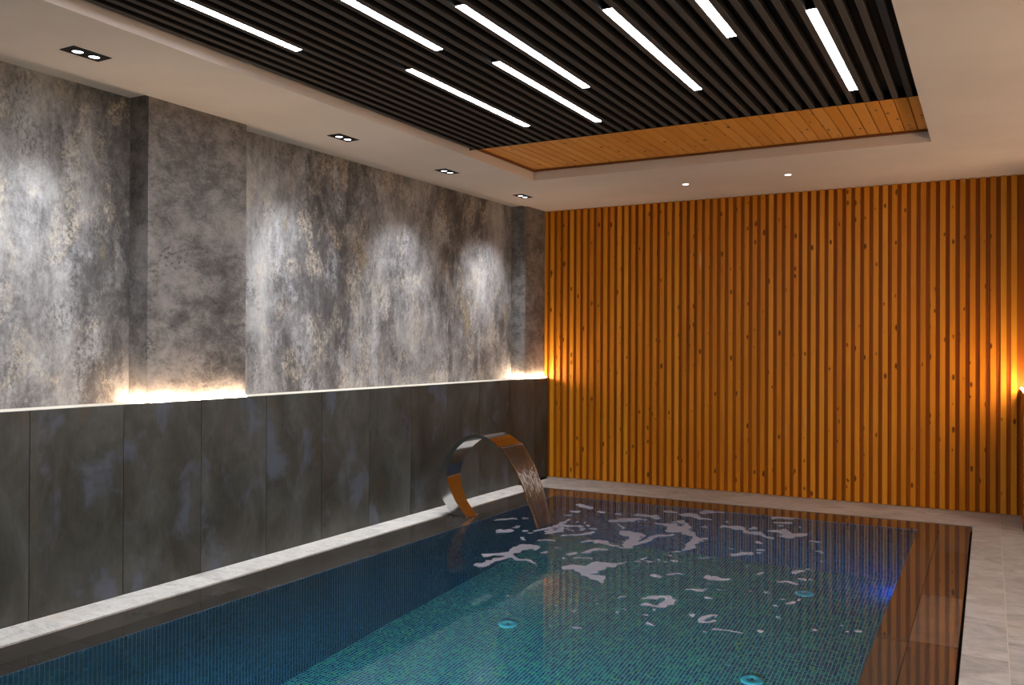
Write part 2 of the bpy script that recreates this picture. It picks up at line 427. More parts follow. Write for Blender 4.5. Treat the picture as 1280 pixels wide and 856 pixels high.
def mat_stream():
    t = NT('falling_water'); uv = t('UVMap').outputs[0]
    n = t.noise(t.mapping(uv, (70, 5, 1)), 1, 3, .6, .3); n2 = t.noise(t.mapping(uv, (18, 9, 1)), 1, 2, .5, .6)
    sep = t('SeparateXYZ', {0: uv}).outputs[1]
    h = t.math('MULTIPLY', t.math('ADD', n, t.math('MULTIPLY', n2, .8)), t.frange(sep, .1, .45, .12, 1.0))
    g = t('BsdfGlass', {'Color': (.97, .98, .98, 1), 'Roughness': .02, 'IOR': 1.333, 'Normal': t.bump(h, .7, .012)})
    t.link(g.outputs[0], t.out.inputs[0]); return t.m

def mat_glints_froth():  # pale colour standing in for ripple reflections, shared with the froth
    t = NT('painted_glints_froth'); o = t('TexCoord').outputs['Object']
    n = t.noise(o, 60, 4, .7)
    c = t.mix(n, lin(146, 142, 154), lin(180, 175, 188))
    b = t('BsdfPrincipled', {'Base Color': c, 'Roughness': .6})
    tr = t('BsdfTransparent', {'Color': (1, 1, 1, 1)})
    m = t('MixShader', {0: .46, 1: b.outputs[0], 2: tr.outputs[0]})
    t.link(m.outputs[0], t.out.inputs[0]); return t.m

def mat_steel():
    t = NT('polished_steel'); o = t('TexCoord').outputs['Object']
    n = t.noise(t.mapping(o, (1, 14, 1)), 5, 2)
    t.bsdf(color=(.60, .60, .60, 1), metal=1.0, rough=t.frange(n, .3, .7, .08, .16, 'LINEAR')); return t.m

M = dict(
    plaster=mat_plaster(), stucco=mat_stucco(), column=mat_column(), tile=mat_dark_tile(),
    wood=mat_wood('pine_slats', lin(168, 98, 14), lin(206, 129, 22), lin(228, 157, 44), 'Z'),
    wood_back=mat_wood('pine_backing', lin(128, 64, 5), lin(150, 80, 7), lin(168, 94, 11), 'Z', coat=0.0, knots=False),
    wood_ceiling=mat_wood('pine_ceiling_boards', lin(196, 124, 44), lin(214, 144, 60), lin(226, 160, 80), 'Y'),
    wood_trim=mat_plain('stained_pine_trim', lin(122, 70, 26), .5),
    mosaic=mat_mosaic('teal_floor_mosaic', [(0, lin(18, 74, 116)), (.16, lin(30, 108, 134)), (.32, lin(22, 86, 128)), (.48, lin(40, 142, 146)), (.62, lin(26, 94, 124)),
                    (.76, lin(52, 150, 132)), (.85, lin(16, 58, 116)), (.955, lin(96, 156, 104))], lin(170, 214, 214)),
    navy=mat_mosaic('navy_wall_mosaic', [(0, lin(15, 34, 68)), (.2, lin(24, 50, 86)), (.38, lin(17, 39, 75)), (.55, lin(28, 62, 98)), (.68, lin(13, 29, 63)),
                    (.85, lin(28, 66, 90)), (.94, lin(10, 24, 55))], lin(124, 140, 176)), wet=mat_wet_stone(), deck=mat_deck('pale_deck_tile', ((136, 135, 133), (166, 164, 162), (188, 186, 183))), marble=mat_deck('white_marble', ((190, 187, 183), (222, 219, 215), (236, 233, 229))), water=mat_water(), stream=mat_stream(), glints_and_froth=mat_glints_froth(), steel=mat_steel(),
    grout=mat_plain('pale_grout', lin(196, 190, 176), .8), dark_grout=mat_plain('dark_grout', lin(30, 29, 27), .8),
    ledge=mat_plain('cream_stone_ledge', lin(214, 207, 194), .5),
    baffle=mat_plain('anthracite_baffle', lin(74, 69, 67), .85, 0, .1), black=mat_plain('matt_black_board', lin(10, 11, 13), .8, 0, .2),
    black_metal=mat_plain('black_lamp_metal', lin(8, 8, 11), .6, 0, .2), white_metal=mat_plain('white_lamp_ring', lin(225, 220, 214), .4),
    gutter=mat_plain('black_gutter', lin(8, 8, 8), .8), inlet=mat_plain('pale_blue_pool_plastic', lin(120, 206, 228), .35),
    inlet_dark=mat_plain('inlet_hole', lin(30, 70, 90), .5),
    led=mat_emit('led_diffuser', (.93, .96, 1.0, 1), LED_S), spot_glow=mat_emit('downlight_lens', (.95, .95, 1.0, 1), 3.5),
    spot_warm=mat_emit('small_lens', (1, .93, .85, 1), 7.0), cove=mat_emit('warm_led_tape', (1.0, .68, .42, 1), COVE_S),
    added_pool_lens=mat_emit('added_pool_lamp_lens', (.35, .85, 1.0, 1), 6.0), blue_lens=mat_emit('blue_pool_lens', (.03, .09, 1.0, 1), BLUE_S),
)

# ------------------------------------------------------------------ measures (metres; X along the slat wall, Y deep, Z up, deck at 0)
ZC = 3.05            # soffit
LA = -0.0165         # the stone wall stands 0.95 degrees off square
LO = (-4.467, 9.05, 0.0)
def left(mb, name, mat, parent=None): return mb.build(name, mat, parent, LO, LA)
def LXw(x, y):       # local (x, y) on the stone wall -> world x, y
    return LO[0] + x*math.cos(LA) - y*math.sin(LA), LO[1] + x*math.sin(LA) + y*math.cos(LA)
def lx(x, Y):        # world X of the line local-x at world Y
    return LO[0] + x - (Y-LO[1])*math.tan(LA)*1.0 if False else LO[0] + x + (Y-LO[1])*0.0165
WB = 9.04            # slat faces
FRONT = -2.6; RIGHT = 2.9

# ------------------------------------------------------------------ room shell
w = MB(); w.box(-.42, -.22, -11.7, .12, 0, 3.3); structure(left(w, 'wall_left', M['stucco']), 'mottled grey stucco wall above the ledge')
for i, (y0, y1) in enumerate(((-5.37, -4.565), (-.485, -.014))):
    w = MB(); w.box(-.225, -.045, y0, y1, 1.142, 3.09)
    structure(left(w, 'pillar', M['column']), 'grey stucco pier standing on the ledge')
w = MB(); w.box(-5.2, RIGHT+.2, 9.085, 9.25, -.05, 3.3); structure(w.build('wall_back', M['plaster']))
w = MB(); w.box(RIGHT, RIGHT+.15, FRONT, 9.085, -.05, 3.3); structure(w.build('wall_right', M['plaster']))
w = MB(); w.box(-5.2, RIGHT, FRONT-.15, FRONT, -.05, 3.3); structure(w.build('wall_front', M['plaster']))

# tile wainscot: separate tiles on a dark bed
w = MB(); y = 2.905-.58*9 - 9.05
while y < 0:
    w.box(-.02, 0, y+.002, min(y+.58-.002, -.014), .002, 1.14, R.random(), .001); y += .58
wt = structure(left(w, 'trim_1', M['tile']), 'dark stone tile wainscot')
w = MB(); w.box(-.215, -.0205, -11.6, -.014, -.04, 1.1195)
structure(left(w, 'trim_2', M['dark_grout']), 'backing of the tile wainscot')
w = MB(); w.box(-.218, -.0215, -11.6, -.014, 1.12, 1.1405, .5, .001)
structure(left(w, 'trim_3', M['ledge']), 'pale ledge on top of the tile wainscot')

# ceiling: soffit with the long recess, a shadow step around the walls
def ceiling():
    w = MB(); z, zt = ZC, 3.32
    RX0, RX1, RY0, RY1 = -3.742, -.385, -1.2, 7.255
    def slab(x0, x1, y0, y1, z0=z):
        w.box(x0, x1, y0, y1, z0, zt)
    XL0, _ = LXw(-.045, -11.6); 
    # left strip follows the stone wall: polygon prism
    def prism(pts, z0):
        a = [w.bm.verts.new((p[0], p[1], z0)) for p in pts]; b = [w.bm.verts.new((p[0], p[1], zt)) for p in pts]
        w.face(a[::-1]); w.face(b)
        for i in range(len(pts)):
            j = (i+1) % len(pts); w.face([a[i], a[j], b[j], b[i]])
    YB = 8.555
    prism([(lx(-.045, FRONT), FRONT), (RX0, FRONT), (RX0, YB), (lx(-.045, YB), YB)], z)
    slab(RX0, RX1, RY1, YB); slab(RX0, RX1, FRONT, RY0); slab(RX1, RIGHT, FRONT, YB)
    zs = z+.012
    prism([(lx(-.30, FRONT), FRONT), (lx(-.045, FRONT), FRONT), (lx(-.045, YB), YB), (lx(-.30, YB), YB)], zs)
    prism([(lx(-.30, YB), YB), (RIGHT, YB), (RIGHT, 9.085), (lx(-.30, 9.085), 9.085)], zs)
    return w.build('ceiling', M['plaster'])
structure(ceiling(), 'white plaster ceiling with a long recess')

# ------------------------------------------------------------------ recess: boards, black backing and baffles
SLATEND = 6.10
bt = empty('board_ceiling', (-2.06, 6.67, 3.145)); tag(bt, 'varnished pine board panel closing the recess beyond the black slats', 'ceiling panel')
w = MB(); n = 38; bw = 3.357/n
for i in range(n):
    x = -3.742+bw*i
    w.box(x+.0035-(-2.06), x+bw-.0035-(-2.06), SLATEND+.014-6.67, 7.255-6.67, 0, .02, R.random(), .003)
w.build('boards', M['wood_ceiling'], bt)
w = MB(); w.box(-1.682, 1.675, -.555, .585, .0201, .03, .2); w.build('backing_board', M['wood_trim'], bt)
w = MB()
w.box(-1.681, -1.661, -.55, .584, -.018, -.0005, .5, .004); w.build('edge_moulding', M['wood_trim'], bt)
w = MB(); w.box(-1.66, 1.674, .564, .584, -.018, -.0005, .5, .004); w.build('edge_moulding', M['wood_trim'], bt)
w = MB(); w.box(1.655, 1.674, -.55, .563, -.018, -.0005, .5, .004); w.build('edge_moulding', M['wood_trim'], bt)

PB = .0853
bf = empty('baffle_ceiling', (-2.06, 2.45, 3.105)); tag(bf, 'black slatted ceiling with long narrow blades filling the recess', 'slatted ceiling')
w = MB()
for k in range(39):
    xc = -.385-PB*(k+.73)
    if xc-.018 < -3.74: break
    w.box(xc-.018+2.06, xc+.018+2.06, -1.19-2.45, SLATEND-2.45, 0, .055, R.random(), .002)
so = w.build('slats', [M['black'], M['baffle']], bf)  # blade sides black: gap shade put into their colour, undersides left grey
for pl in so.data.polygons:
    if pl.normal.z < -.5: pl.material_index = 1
w = MB(); w.box(-1.68, 1.674, -1.19-2.45, SLATEND+.012-2.45, .056, .075); w.build('backing_board', M['black'], bf)
w = MB(); w.box(-1.68, 1.674, SLATEND-2.45+.0005, SLATEND-2.45+.012, -.0005, .0555); w.build('end_strip', M['black'], bf)

# strip lights between the blades
def strip_light():
    o = empty('strip_light', (0, 0, 3.105))
    w = MB(); w.box(-.0238, .0238, -.74, .74, .004, .05, .5, .001); w.build('housing', M['black_metal'], o)
    w = MB(); w.box(-.0232, .0232, -.735, .735, .0008, .0038, .5, .0006); w.build('diffuser', M['led'], o)
    return o
strip0 = strip_light()
strips = [  # gap number, end nearest the slat wall, label
    (4, 5.79, 'white strip light closest to the plain ceiling beside the deck'),
    (9, 4.50, 'short-looking strip light cut by the top edge, second across from the deck side'),
    (14, 5.33, 'strip light third across from the deck side, ending well before the pine panel'),
    (21, 4.963, 'longest-looking strip light, fourth across from the deck side, starting near the top edge'),
    (24, 5.758, 'strip light fifth across from the deck side, right beside the longest-looking one'),
    (26, 3.958, 'strip light cut by the top edge above the middle of the stone wall'),
    (30, 5.634, 'strip light ending nearest the fascia corner by the pine panel'),
    (34, 3.607, 'strip light closest to the stone wall, cut by the top edge'),
]
for i, (k, ye, lb) in enumerate(strips):
    o = strip0 if i == 0 else copy_tree(strip0)
    o.location = (-.385-PB*(k+.23), ye-.735, 3.105); tag(o, lb, 'strip light', 'strip lights between the black slats')

# ------------------------------------------------------------------ slat wall
sw = empty('slat_cladding', (-2.08, 9.0, 0)); tag(sw, 'orange pine batten cladding covering the whole end wall', 'wood cladding')
w = MB(); xc = .196; ps = .0824
xl = lx(-.045, 9.04)
while xc > xl+.01:
    r = R.random(); hw = .0225
    x0, x1 = max(xc-hw, xl+.002), xc+hw
    w.box(x0+2.08, x1+2.08, .04, .066, .003, ZC+.010, r, .002); xc -= ps
w.build('slats', M['wood'], sw)
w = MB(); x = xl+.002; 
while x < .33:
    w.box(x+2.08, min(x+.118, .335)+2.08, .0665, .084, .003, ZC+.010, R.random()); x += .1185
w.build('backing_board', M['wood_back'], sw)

# pier at the deck end of the slat wall: pine-clad base with a ledge
w = MB(); w.box(.245, .60, 8.25, 9.035, .03, 1.14, .3)
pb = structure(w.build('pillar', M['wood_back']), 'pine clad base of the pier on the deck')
w = MB(); w.box(.25, .60, 8.26, 9.035, .001, .03); structure(w.build('baseboard_right', M['dark_grout']))
w = MB(); w.box(.31, .60, 8.30, 9.035, 1.142, 3.05); structure(w.build('pillar', M['column']), 'stucco pier above the pine base')

# ------------------------------------------------------------------ pool
# basin, walls follow the stone wall on that side
PF, PBk = .89, 7.943
CF, CB = .50, 8.33
XR, CR = -.517, -.134
ZP = -1.68
def pool():
    w = MB(); A = (lx(.652, PF), PF); B = (lx(.652, PBk), PBk); C_ = (XR, PBk); D = (XR, PF); zt = -.004
    L = PBk-PF
    def q(p, r, uv): w.face(p, .5, uv)
    q([(*A, zt), (*A, ZP), (*B, ZP), (*B, zt)], 0, [(A[1], 0), (A[1], ZP), (B[1], ZP), (B[1], 0)])
    q([(*B, zt), (*B, ZP), (*C_, ZP), (*C_, zt)], 0, [(B[0], 0), (B[0], ZP), (C_[0], ZP), (C_[0], 0)])
    q([(*C_, zt), (*C_, ZP), (*D, ZP), (*D, zt)], 0, [(C_[1], 0), (C_[1], ZP), (D[1], ZP), (D[1], 0)])
    q([(*D, zt), (*D, ZP), (*A, ZP), (*A, zt)], 0, [(D[0], 0), (D[0], ZP), (A[0], ZP), (A[0], 0)])
    q([(*A, ZP), (*D, ZP), (*C_, ZP), (*B, ZP)], 0, [A, D, C_, B])
    w.bm.faces.ensure_lookup_table()
    w.bm.faces[4].material_index = 1
    return w.build('pool_basin', [M['navy'], M['mosaic']], fix=False)
structure(pool(), 'blue mosaic pool basin')
w = MB(); zt = -.006
w.face([(lx(.653, PF+.001), PF+.001, zt), (XR-.001, PF+.001, zt), (XR-.001, PBk-.001, zt), (lx(.653, PBk-.001), PBk-.001, zt)])
structure(w.build('water', M['water'], fix=False), 'clear still water of the pool')

def coping():
    w = MB(); z0, z1 = -.05, -.004; g = .0012
    def quad(pts, r):
        a = [w.bm.verts.new((p[0], p[1], z0)) for p in pts]; b = [w.bm.verts.new((p[0], p[1], z1)) for p in pts]
        w.face(a[::-1], r); w.face(b, r)
        for i in range(4):
            j = (i+1) % 4; w.face([a[i], a[j], b[j], b[i]], r)
    tone = R.random
    # deck side, two rows
    ys = [CF, 1.6, 2.8, 3.9, 4.93, 5.9, 7.25, CB]; rs = [.3, .6, .45, .2, .75, .25, .7]
    for (a, b), r in zip(zip(ys, ys[1:]), rs):
        lo, hi = max(a, PF) , min(b, PBk)
        quad([(-.362+g, a+g), (CR-.0, a+g), (CR, b-g), (-.362+g, b-g)], r)
    ys = [PF, 2.2, 3.4, 4.9, 6.25, 7.15, PBk]; rs = [.5, .2, .35, .15, .5, .3]
    for (a, b), r in zip(zip(ys, ys[1:]), rs): quad([(XR+.0015, a+g), (-.362-g, a+g), (-.362-g, b-g), (XR+.0015, b-g)], r)
    # slat-wall side and camera side
    for y0, y1 in ((PBk, CB), (CF, PF)):
        x = lx(.652, y0); k = 0
        while x < -.363:
            x2 = min(x+.6, -.362-g)
            quad([(x+g, y0+.0015), (x2-g, y0+.0015), (x2-g, y1-.0015), (x+g, y1-.0015)], tone()*.7); x += .6
    # stone-wall side, two rows
    for xa, xb in ((.283, .50), (.50, .652)):
        y = CF
        while y < CB-.01:
            y2 = min(y+1.17, CB)
            quad([(lx(xa, y)+g, y+g), (lx(xb, y)-.0015, y+g), (lx(xb, y2)-.0015, y2-g), (lx(xa, y2)+g, y2-g)], tone()*.55); y += 1.17
    return w.build('trim_4', M['wet'])
structure(coping(), 'dark wet stone coping just under the water level')

def floor():
    w = MB(); z0, z1 = -.05, 0.0; g = .0025
    def quad(pts, r, zz=z1):
        a = [w.bm.verts.new((p[0], p[1], z0)) for p in pts]; b = [w.bm.verts.new((p[0], p[1], zz)) for p in pts]
        w.face(a[::-1], r); w.face(b, r)
        for i in range(4):
            j = (i+1) % 4; w.face([a[i], a[j], b[j], b[i]], r)
    S = CR+.016   # deck edge past the gutter slot
    # row beside the gutter and the rows beyond
    xs = [S, .085]
    while xs[-1] < RIGHT: xs.append(min(xs[-1]+.6, RIGHT))
    for i, (a, b) in enumerate(zip(xs, xs[1:])):
        y = WB+.04
        yy = [WB+.04, CB] if i == 0 else [WB+.04]
        y = CB if i == 0 else WB+.04
        off = [.0, .3][i % 2]
        ys = [y]
        v = 8.41-off if i else 7.81
        while v > FRONT: ys.append(v); v -= .6
        ys.append(FRONT)
        for c, d in zip(ys, ys[1:]):
            quad([(a+g*(i > 0), d+g), (b-g, d+g), (b-g, c-g), (a+g*(i > 0), c-g)], R.random())
    # strip in front of the slat wall
    x = .085
    edges = [.085]
    while edges[-1] > lx(.0, 8.6): edges.append(edges[-1]-.586)
    edges[-1] = None
    for a, b in zip(edges, edges[1:]):
        if b is None: quad([(lx(.265, CB), CB), (a-g, CB), (a-g, WB+.04), (lx(.002, WB), WB+.04)], R.random())
        else: quad([(b+g, CB), (a-g, CB), (a-g, WB+.04), (b+g, WB+.04)], R.random())
    # behind the camera
    x = S-g
    while x > lx(.3, CF):
        x2 = max(x-.8, lx(.004, CF)); 
        quad([(x2+g, FRONT), (x, FRONT), (x, CF-.105), (x2+g, CF-.105)], R.random()); x -= .8
    return w.build('floor', M['deck'])
def marble_strip():
    w = MB(); z0, z1 = -.05, 0.0; g = .0015
    def quad(pts, r, zz=z1):
        a = [w.bm.verts.new((p[0], p[1], z0)) for p in pts]; b = [w.bm.verts.new((p[0], p[1], zz)) for p in pts]
        w.face(a[::-1], r); w.face(b, r)
        for i in range(4):
            j = (i+1) % 4; w.face([a[i], a[j], b[j], b[i]], r)
    y = CF-.1
    while y < CB-.001:
        y2 = min(y+1.2, CB)
        quad([(lx(.002, y), y+g), (lx(.265, y), y+g), (lx(.265, y2), y2-g), (lx(.002, y2), y2-g)], R.random()); y += 1.2
    return w.build('trim_8', M['marble'])
structure(floor(), 'pale stone deck tiles around the pool')
structure(marble_strip(), 'white marble strip along the tiled wall')
w = MB()   # grout bed and gutter channel below the tiles
w.box(CR+.016, RIGHT, FRONT, WB+.04, -.06, -.0025); w.box(lx(0, 9)+.05, CR+.0, CB+.0, WB+.04, -.06, -.0025)
structure(w.build('floor_bed', M['grout']), 'pale grout between the deck tiles')
w = MB()
w.box(CR, CR+.016, CF, CB, -.12, -.05)
structure(w.build('trim_5', M['gutter']), 'black overflow slot beside the deck')
def lgut():
    w = MB(); a = [(lx(.265, CF), CF), (lx(.283, CF), CF), (lx(.283, CB), CB), (lx(.265, CB), CB)]
    w.face([(p[0], p[1], -.048) for p in a]); return w.build('trim_6', M['gutter'], fix=False)
structure(lgut(), 'black overflow slot beside the stone wall strip')

# floor inlets of the pool
def inlet():
    o = empty('floor_inlet', (0, 0, ZP))
    w = MB(); w.lathe([(0, .0105), (.011, .0105), (.0112, .0135), (.058, .012), (.072, .006), (.074, 0.0)], n=32); w.build('cover_plate', M['inlet'], o)
    w = MB(); w.lathe([(0, .0142), (.010, .0142), (.010, .0108)], n=16); w.build('centre_hole', M['inlet_dark'], o)
    return o
inl = inlet()
for i, (x, y, lb) in enumerate(((-3.114, 5.653, 'round pale inlet cover on the pool floor, the one closest to the fountain side wall'),
                                (-1.32, 5.614, 'round pale inlet cover on the pool floor at the bottom edge of the photo'),
                                (-1.296, 7.292, 'round pale inlet cover on the pool floor nearest the slat wall'))):
    o = inl if i == 0 else copy_tree(inl)
    o.location = (x, y, ZP+.001); tag(o, lb, 'pool inlet', 'inlet covers on the pool floor')

# unseen near-wall lamps added for the teal glow; blue one in the far corner
def pool_lamp(name, lens):
    o = empty(name, (0, 0, 0))
    Mx = Matrix.Rotation(-PI/2, 4, 'Y')   # lathe axis +z -> -x
    w = MB(); w.lathe([(.085, 0), (.085, .016), (.075, .022), (.062, .022), (.060, .012)], n=28, mat=Mx); w.build('rim', M['white_metal'], o)
    w = MB(); w.lathe([(.061, .010), (.04, .018), (0, .021)], n=28, mat=Mx); w.build('lens', lens, o)
    return o
def lamp_light(kind, name, loc, energy, color, **kw):
    d = bpy.data.lights.new(name, kind); d.energy = energy; d.color = color
    for k, v in kw.items(): setattr(d, k, v)
    o = bpy.data.objects.new(name, d); col.objects.link(o); o.location = loc
    return o
def aim(o, target):
    o.rotation_euler = (Vector(target)-o.location).to_track_quat('-Z', 'Y').to_euler()

pl0 = pool_lamp('pool_lamp', M['added_pool_lens'])
for i, x in enumerate((-2.9, -2.2, -1.3)):
    o = pl0 if i == 0 else copy_tree(pl0)
    o.location = (x, PF+.001, -.45); o.rotation_euler.z = -PI/2
    tag(o, 'round underwater lamp added on the unseen near pool wall for the teal glow', 'pool lamp', 'underwater lamps added on the near pool wall')
    L = lamp_light('SPOT', 'added_pool_light', (x, PF+.06, -.45), POOL_W, (.20, .90, .92), spot_size=math.radians(66), spot_blend=1.0, shadow_soft_size=.06)
    aim(L, (x-.05, PF+2.7, ZP))
o = pool_lamp('blue_pool_lamp', M['blue_lens']); o.location = (XR-.001, 7.60, -1.52); tag(o, 'round blue underwater lamp low in the far deck side corner', 'pool lamp')
L = lamp_light('AREA', 'blue_pool_light', (XR-.05, 7.60, -1.52), BLUE_W, (.03, .10, 1.0), shape='DISK', size=.10); aim(L, (XR-.25, 7.62, ZP))

# ------------------------------------------------------------------ waterfall fountain
FY = 6.595
OUT = [(-4.150, .006), (-4.205, .075), (-4.262, .173), (-4.292, .275), (-4.268, .385), (-4.222, .49), (-4.160, .575), (-4.065, .668), (-3.935, .735), (-3.815, .742), (-3.705, .712), (-3.620, .652)]
INN = [(-4.000, .006), (-4.060, .07), (-4.125, .155), (-4.188, .32), (-4.176, .43), (-4.128, .54), (-4.062, .618), (-3.962, .690), (-3.86, .718), (-3.80, .716), (-3.715, .698), (-3.622, .647)]
def resample(p, n):
    d = [0]
    for a, b in zip(p, p[1:]): d.append(d[-1]+math.dist(a, b))
    # Catmull-Rom through the points
    out = []
    for i in range(n):
        s = d[-1]*i/(n-1); k = 0
        while k < len(p)-2 and d[k+1] < s: k += 1
        t = (s-d[k])/(d[k+1]-d[k]); t = min(max(t, 0), 1)
        P0, P1, P2, P3 = p[max(k-1, 0)], p[k], p[k+1], p[min(k+2, len(p)-1)]
        out.append(tuple(.5*(2*b+(c-a)*t+(2*a-5*b+4*c-d_)*t*t+(-a+3*b-3*c+d_)*t**3) for a, b, c, d_ in zip(P0, P1, P2, P3)))
    return out
def fountain():
    bx, by = -4.09, FY
    o = empty('waterfall_fountain', (bx, by, -.004))
    n = 56; A = resample(OUT, n); B = resample(INN, n)
    w = MB(); rows = []
    for i in range(n):
        t = i/(n-1); hw = .078+(.2-.078)*(t**1.25)
        p, q = A[i], B[i]
        rows.append([w.bm.verts.new((p[0]-bx, -hw, p[1])), w.bm.verts.new((p[0]-bx, hw, p[1])), w.bm.verts.new((q[0]-bx, hw, q[1])), w.bm.verts.new((q[0]-bx, -hw, q[1]))])
    for a, b in zip(rows, rows[1:]):
        for k in range(4):
            f = w.face([a[k], a[(k+1) % 4], b[(k+1) % 4], b[k]], smooth=True)
    w.face(rows[0]); w.face(rows[-1][::-1])
    ob = w.build('body', M['steel'], o)
    md = ob.modifiers.new('edge', 'EDGE_SPLIT'); md.split_angle = math.radians(35)
    # rolled lip and base flange
    w = MB(); w.box(-3.632-bx, -3.616-bx, -.202, .202, .644, .656, .5, .003); w.build('lip', M['steel'], o)
    w = MB(); w.box(-4.185-bx, -3.985-bx, -.105, .105, .0005, .0055, .5, .0015); w.build('base_flange', M['steel'], o)
    for sx, sy in ((-.075, -.092), (.085, -.092), (-.075, .092), (.085, .092)):
        w = MB(); w.lathe([(.007, .0056), (.007, .009), (.004, .011), (0, .011)], (sx, sy, 0), 10); w.build('bolt', M['steel'], o)
    return o
tag(fountain(), 'polished steel arch fountain pouring a sheet of water into the pool', 'fountain')

def stream():
    o = None
    cl = [(-3.611, .646), (-3.585, .625), (-3.553, .592), (-3.500, .520), (-3.445, .430), (-3.395, .330), (-3.345, .215), (-3.300, .10), (-3.262, -.004)]
    n, m = 60, 40
    C_ = resample(cl, n); w = MB(); top, bot = [], []
    rr = random.Random(3); ph = [rr.uniform(0, 6.28) for _ in range(9)]; fr = [rr.uniform(18, 70) for _ in range(9)]
    for i in range(n):
        s = i/(n-1)
        y0, y1 = 6.402+.02*s, 6.795-.105*s**.8
        a = C_[max(i-1, 0)]; b = C_[min(i+1, n-1)]; tx, tz = b[0]-a[0], b[1]-a[1]; l = math.hypot(tx, tz); nx, nz = -tz/l*-1, tx/l*-1
        nx, nz = -tz/l, tx/l
        if nx < 0: nx, nz = -nx, -nz
        r1, r2 = [], []
        for j in range(m):
            t = j/(m-1); y = y0+(y1-y0)*t
            amp = .0032*min(1, max(0, (s-.28)/.3))
            h = sum(math.sin(fr[k]*t+ph[k]+6*s*math.sin(ph[k]*3+k)) for k in range(9))/4.5*amp
            e = math.exp(-((t)/.03)**2)+math.exp(-((1-t)/.03)**2)
            th = .0022+.0045*e*min(1, .3+s)
            r1.append(w.bm.verts.new((C_[i][0]+nx*(h+th), y, C_[i][1]+nz*(h+th)))); r2.append(w.bm.verts.new((C_[i][0]+nx*(h-th), y, C_[i][1]+nz*(h-th))))
        top.append(r1); bot.append(r2)
    def uvq(i, j): return [(j/(m-1)*.35, i/(n-1)*.8), ((j+1)/(m-1)*.35, i/(n-1)*.8), ((j+1)/(m-1)*.35, (i+1)/(n-1)*.8), (j/(m-1)*.35, (i+1)/(n-1)*.8)]
    for i in range(n-1):
        for j in range(m-1):
            w.face([top[i][j], top[i][j+1], top[i+1][j+1], top[i+1][j]], .5, uvq(i, j), True)
            w.face([bot[i][j], bot[i][j+1], bot[i+1][j+1], bot[i+1][j]][::-1], .5, uvq(i, j)[::-1], True)
        for j in (0, m-1):
            w.face([top[i][j], top[i+1][j], bot[i+1][j], bot[i][j]], .5, None, True)
    for i in (0, n-1):
        for j in range(m-1): w.face([top[i][j], top[i][j+1], bot[i][j+1], bot[i][j]], .5, None, True)
    return w.build('water_sheet', M['stream'])
tag(stream(), 'thin clear sheet of water falling from the steel fountain lip', 'water stream')

# ------------------------------------------------------------------ pale patches: ripple reflections painted on the pool, froth under the stream
def glints_and_froth():
    cell = .010
    X0, X1, Y0, Y1 = -3.85, -.55, 4.2, 7.92
    nx, ny = int((X1-X0)/cell), int((Y1-Y0)/cell)
    F = {}
    def splat(x, y, a, b):
        an = math.atan2(x, y); ca, sa = math.cos(an), math.sin(an)    # long axis points away from the deck corner
        rad = max(a, b)*1.9
        i0, i1 = int((x-rad-X0)/cell), int((x+rad-X0)/cell)+1; j0, j1 = int((y-rad-Y0)/cell), int((y+rad-Y0)/cell)+1
        for i in range(max(i0, 0), min(i1, nx)+1):
            for j in range(max(j0, 0), min(j1, ny)+1):
                dx, dy = X0+i*cell-x, Y0+j*cell-y
                u, v = dx*ca-dy*sa, dx*sa+dy*ca
                f = 1.6-math.sqrt((u/a)**2+(v/b)**2)
                if f > F.get((i, j), -9): F[i, j] = f
    for st in RIPPLE_GLINTS:
        if len(st) == 1: splat(*st[0])
        for p, q in zip(st, st[1:]):
            L = math.dist(p[:2], q[:2]); k = max(2, int(L/min(p[2], q[2])/.45))
            for s in range(k+1):
                t = s/k; splat(*[a+(b-a)*t for a, b in zip(p, q)])
    # churned water at the foot of the stream
    for _ in range(70):
        splat(-3.22+abs(R.gauss(0, .16)), 6.55+R.gauss(0, .13), R.uniform(.008, .022), R.uniform(.01, .03))
    def val(i, j):
        x, y = X0+i*cell, Y0+j*cell
        wx = .055*mnoise.noise((x*5, y*4, 2))+.022*mnoise.noise((x*17, y*13, 8)); wy = .085*mnoise.noise((x*5, y*4, 12))+.036*mnoise.noise((x*17, y*13, 18))
        f = F.get((i+round(wx/cell), j+round(wy/cell)))
        if f is None: return -1.0
        return f-.74+.45*mnoise.noise((x*8, y*7, 0))+.40*mnoise.noise((x*26, y*20, 5))
    V = {}
    keys = {(i+a, j+b) for (i, j) in F for a in range(-8, 9, 4) for b in range(-12, 13, 4)}
    w = MB(); vt = {}
    def vert(key, x, y):
        if key not in vt: vt[key] = w.bm.verts.new((x, y, -.002))
        return vt[key]
    for (i, j) in list(keys):
        for k in ((i, j),):
            c = [(i, j), (i+1, j), (i+1, j+1), (i, j+1)]
            vs = []
            for p in c:
                if p not in V: V[p] = val(*p)
                vs.append(V[p])
            if max(vs) <= 0: continue
            poly = []
            for a in range(4):
                b = (a+1) % 4; p, q = c[a], c[b]
                if vs[a] > 0: poly.append(vert(p, X0+p[0]*cell, Y0+p[1]*cell))
                if (vs[a] > 0) != (vs[b] > 0):
                    t = vs[a]/(vs[a]-vs[b]); kk = (min(p, q), max(p, q))
                    poly.append(vert(kk, X0+(p[0]+(q[0]-p[0])*t)*cell, Y0+(p[1]+(q[1]-p[1])*t)*cell))
            if len(poly) >= 3: w.face(poly, .5)
    o = w.build('glints_and_froth', M['glints_and_froth'], fix=False)
    md = o.modifiers.new('thickness', 'SOLIDIFY'); md.thickness = .003; md.offset = -1
    return o
tag(glints_and_froth(), 'pale patches painted as ripple reflections on the pool, with froth under the stream', 'glints_and_froth', kind='stuff')

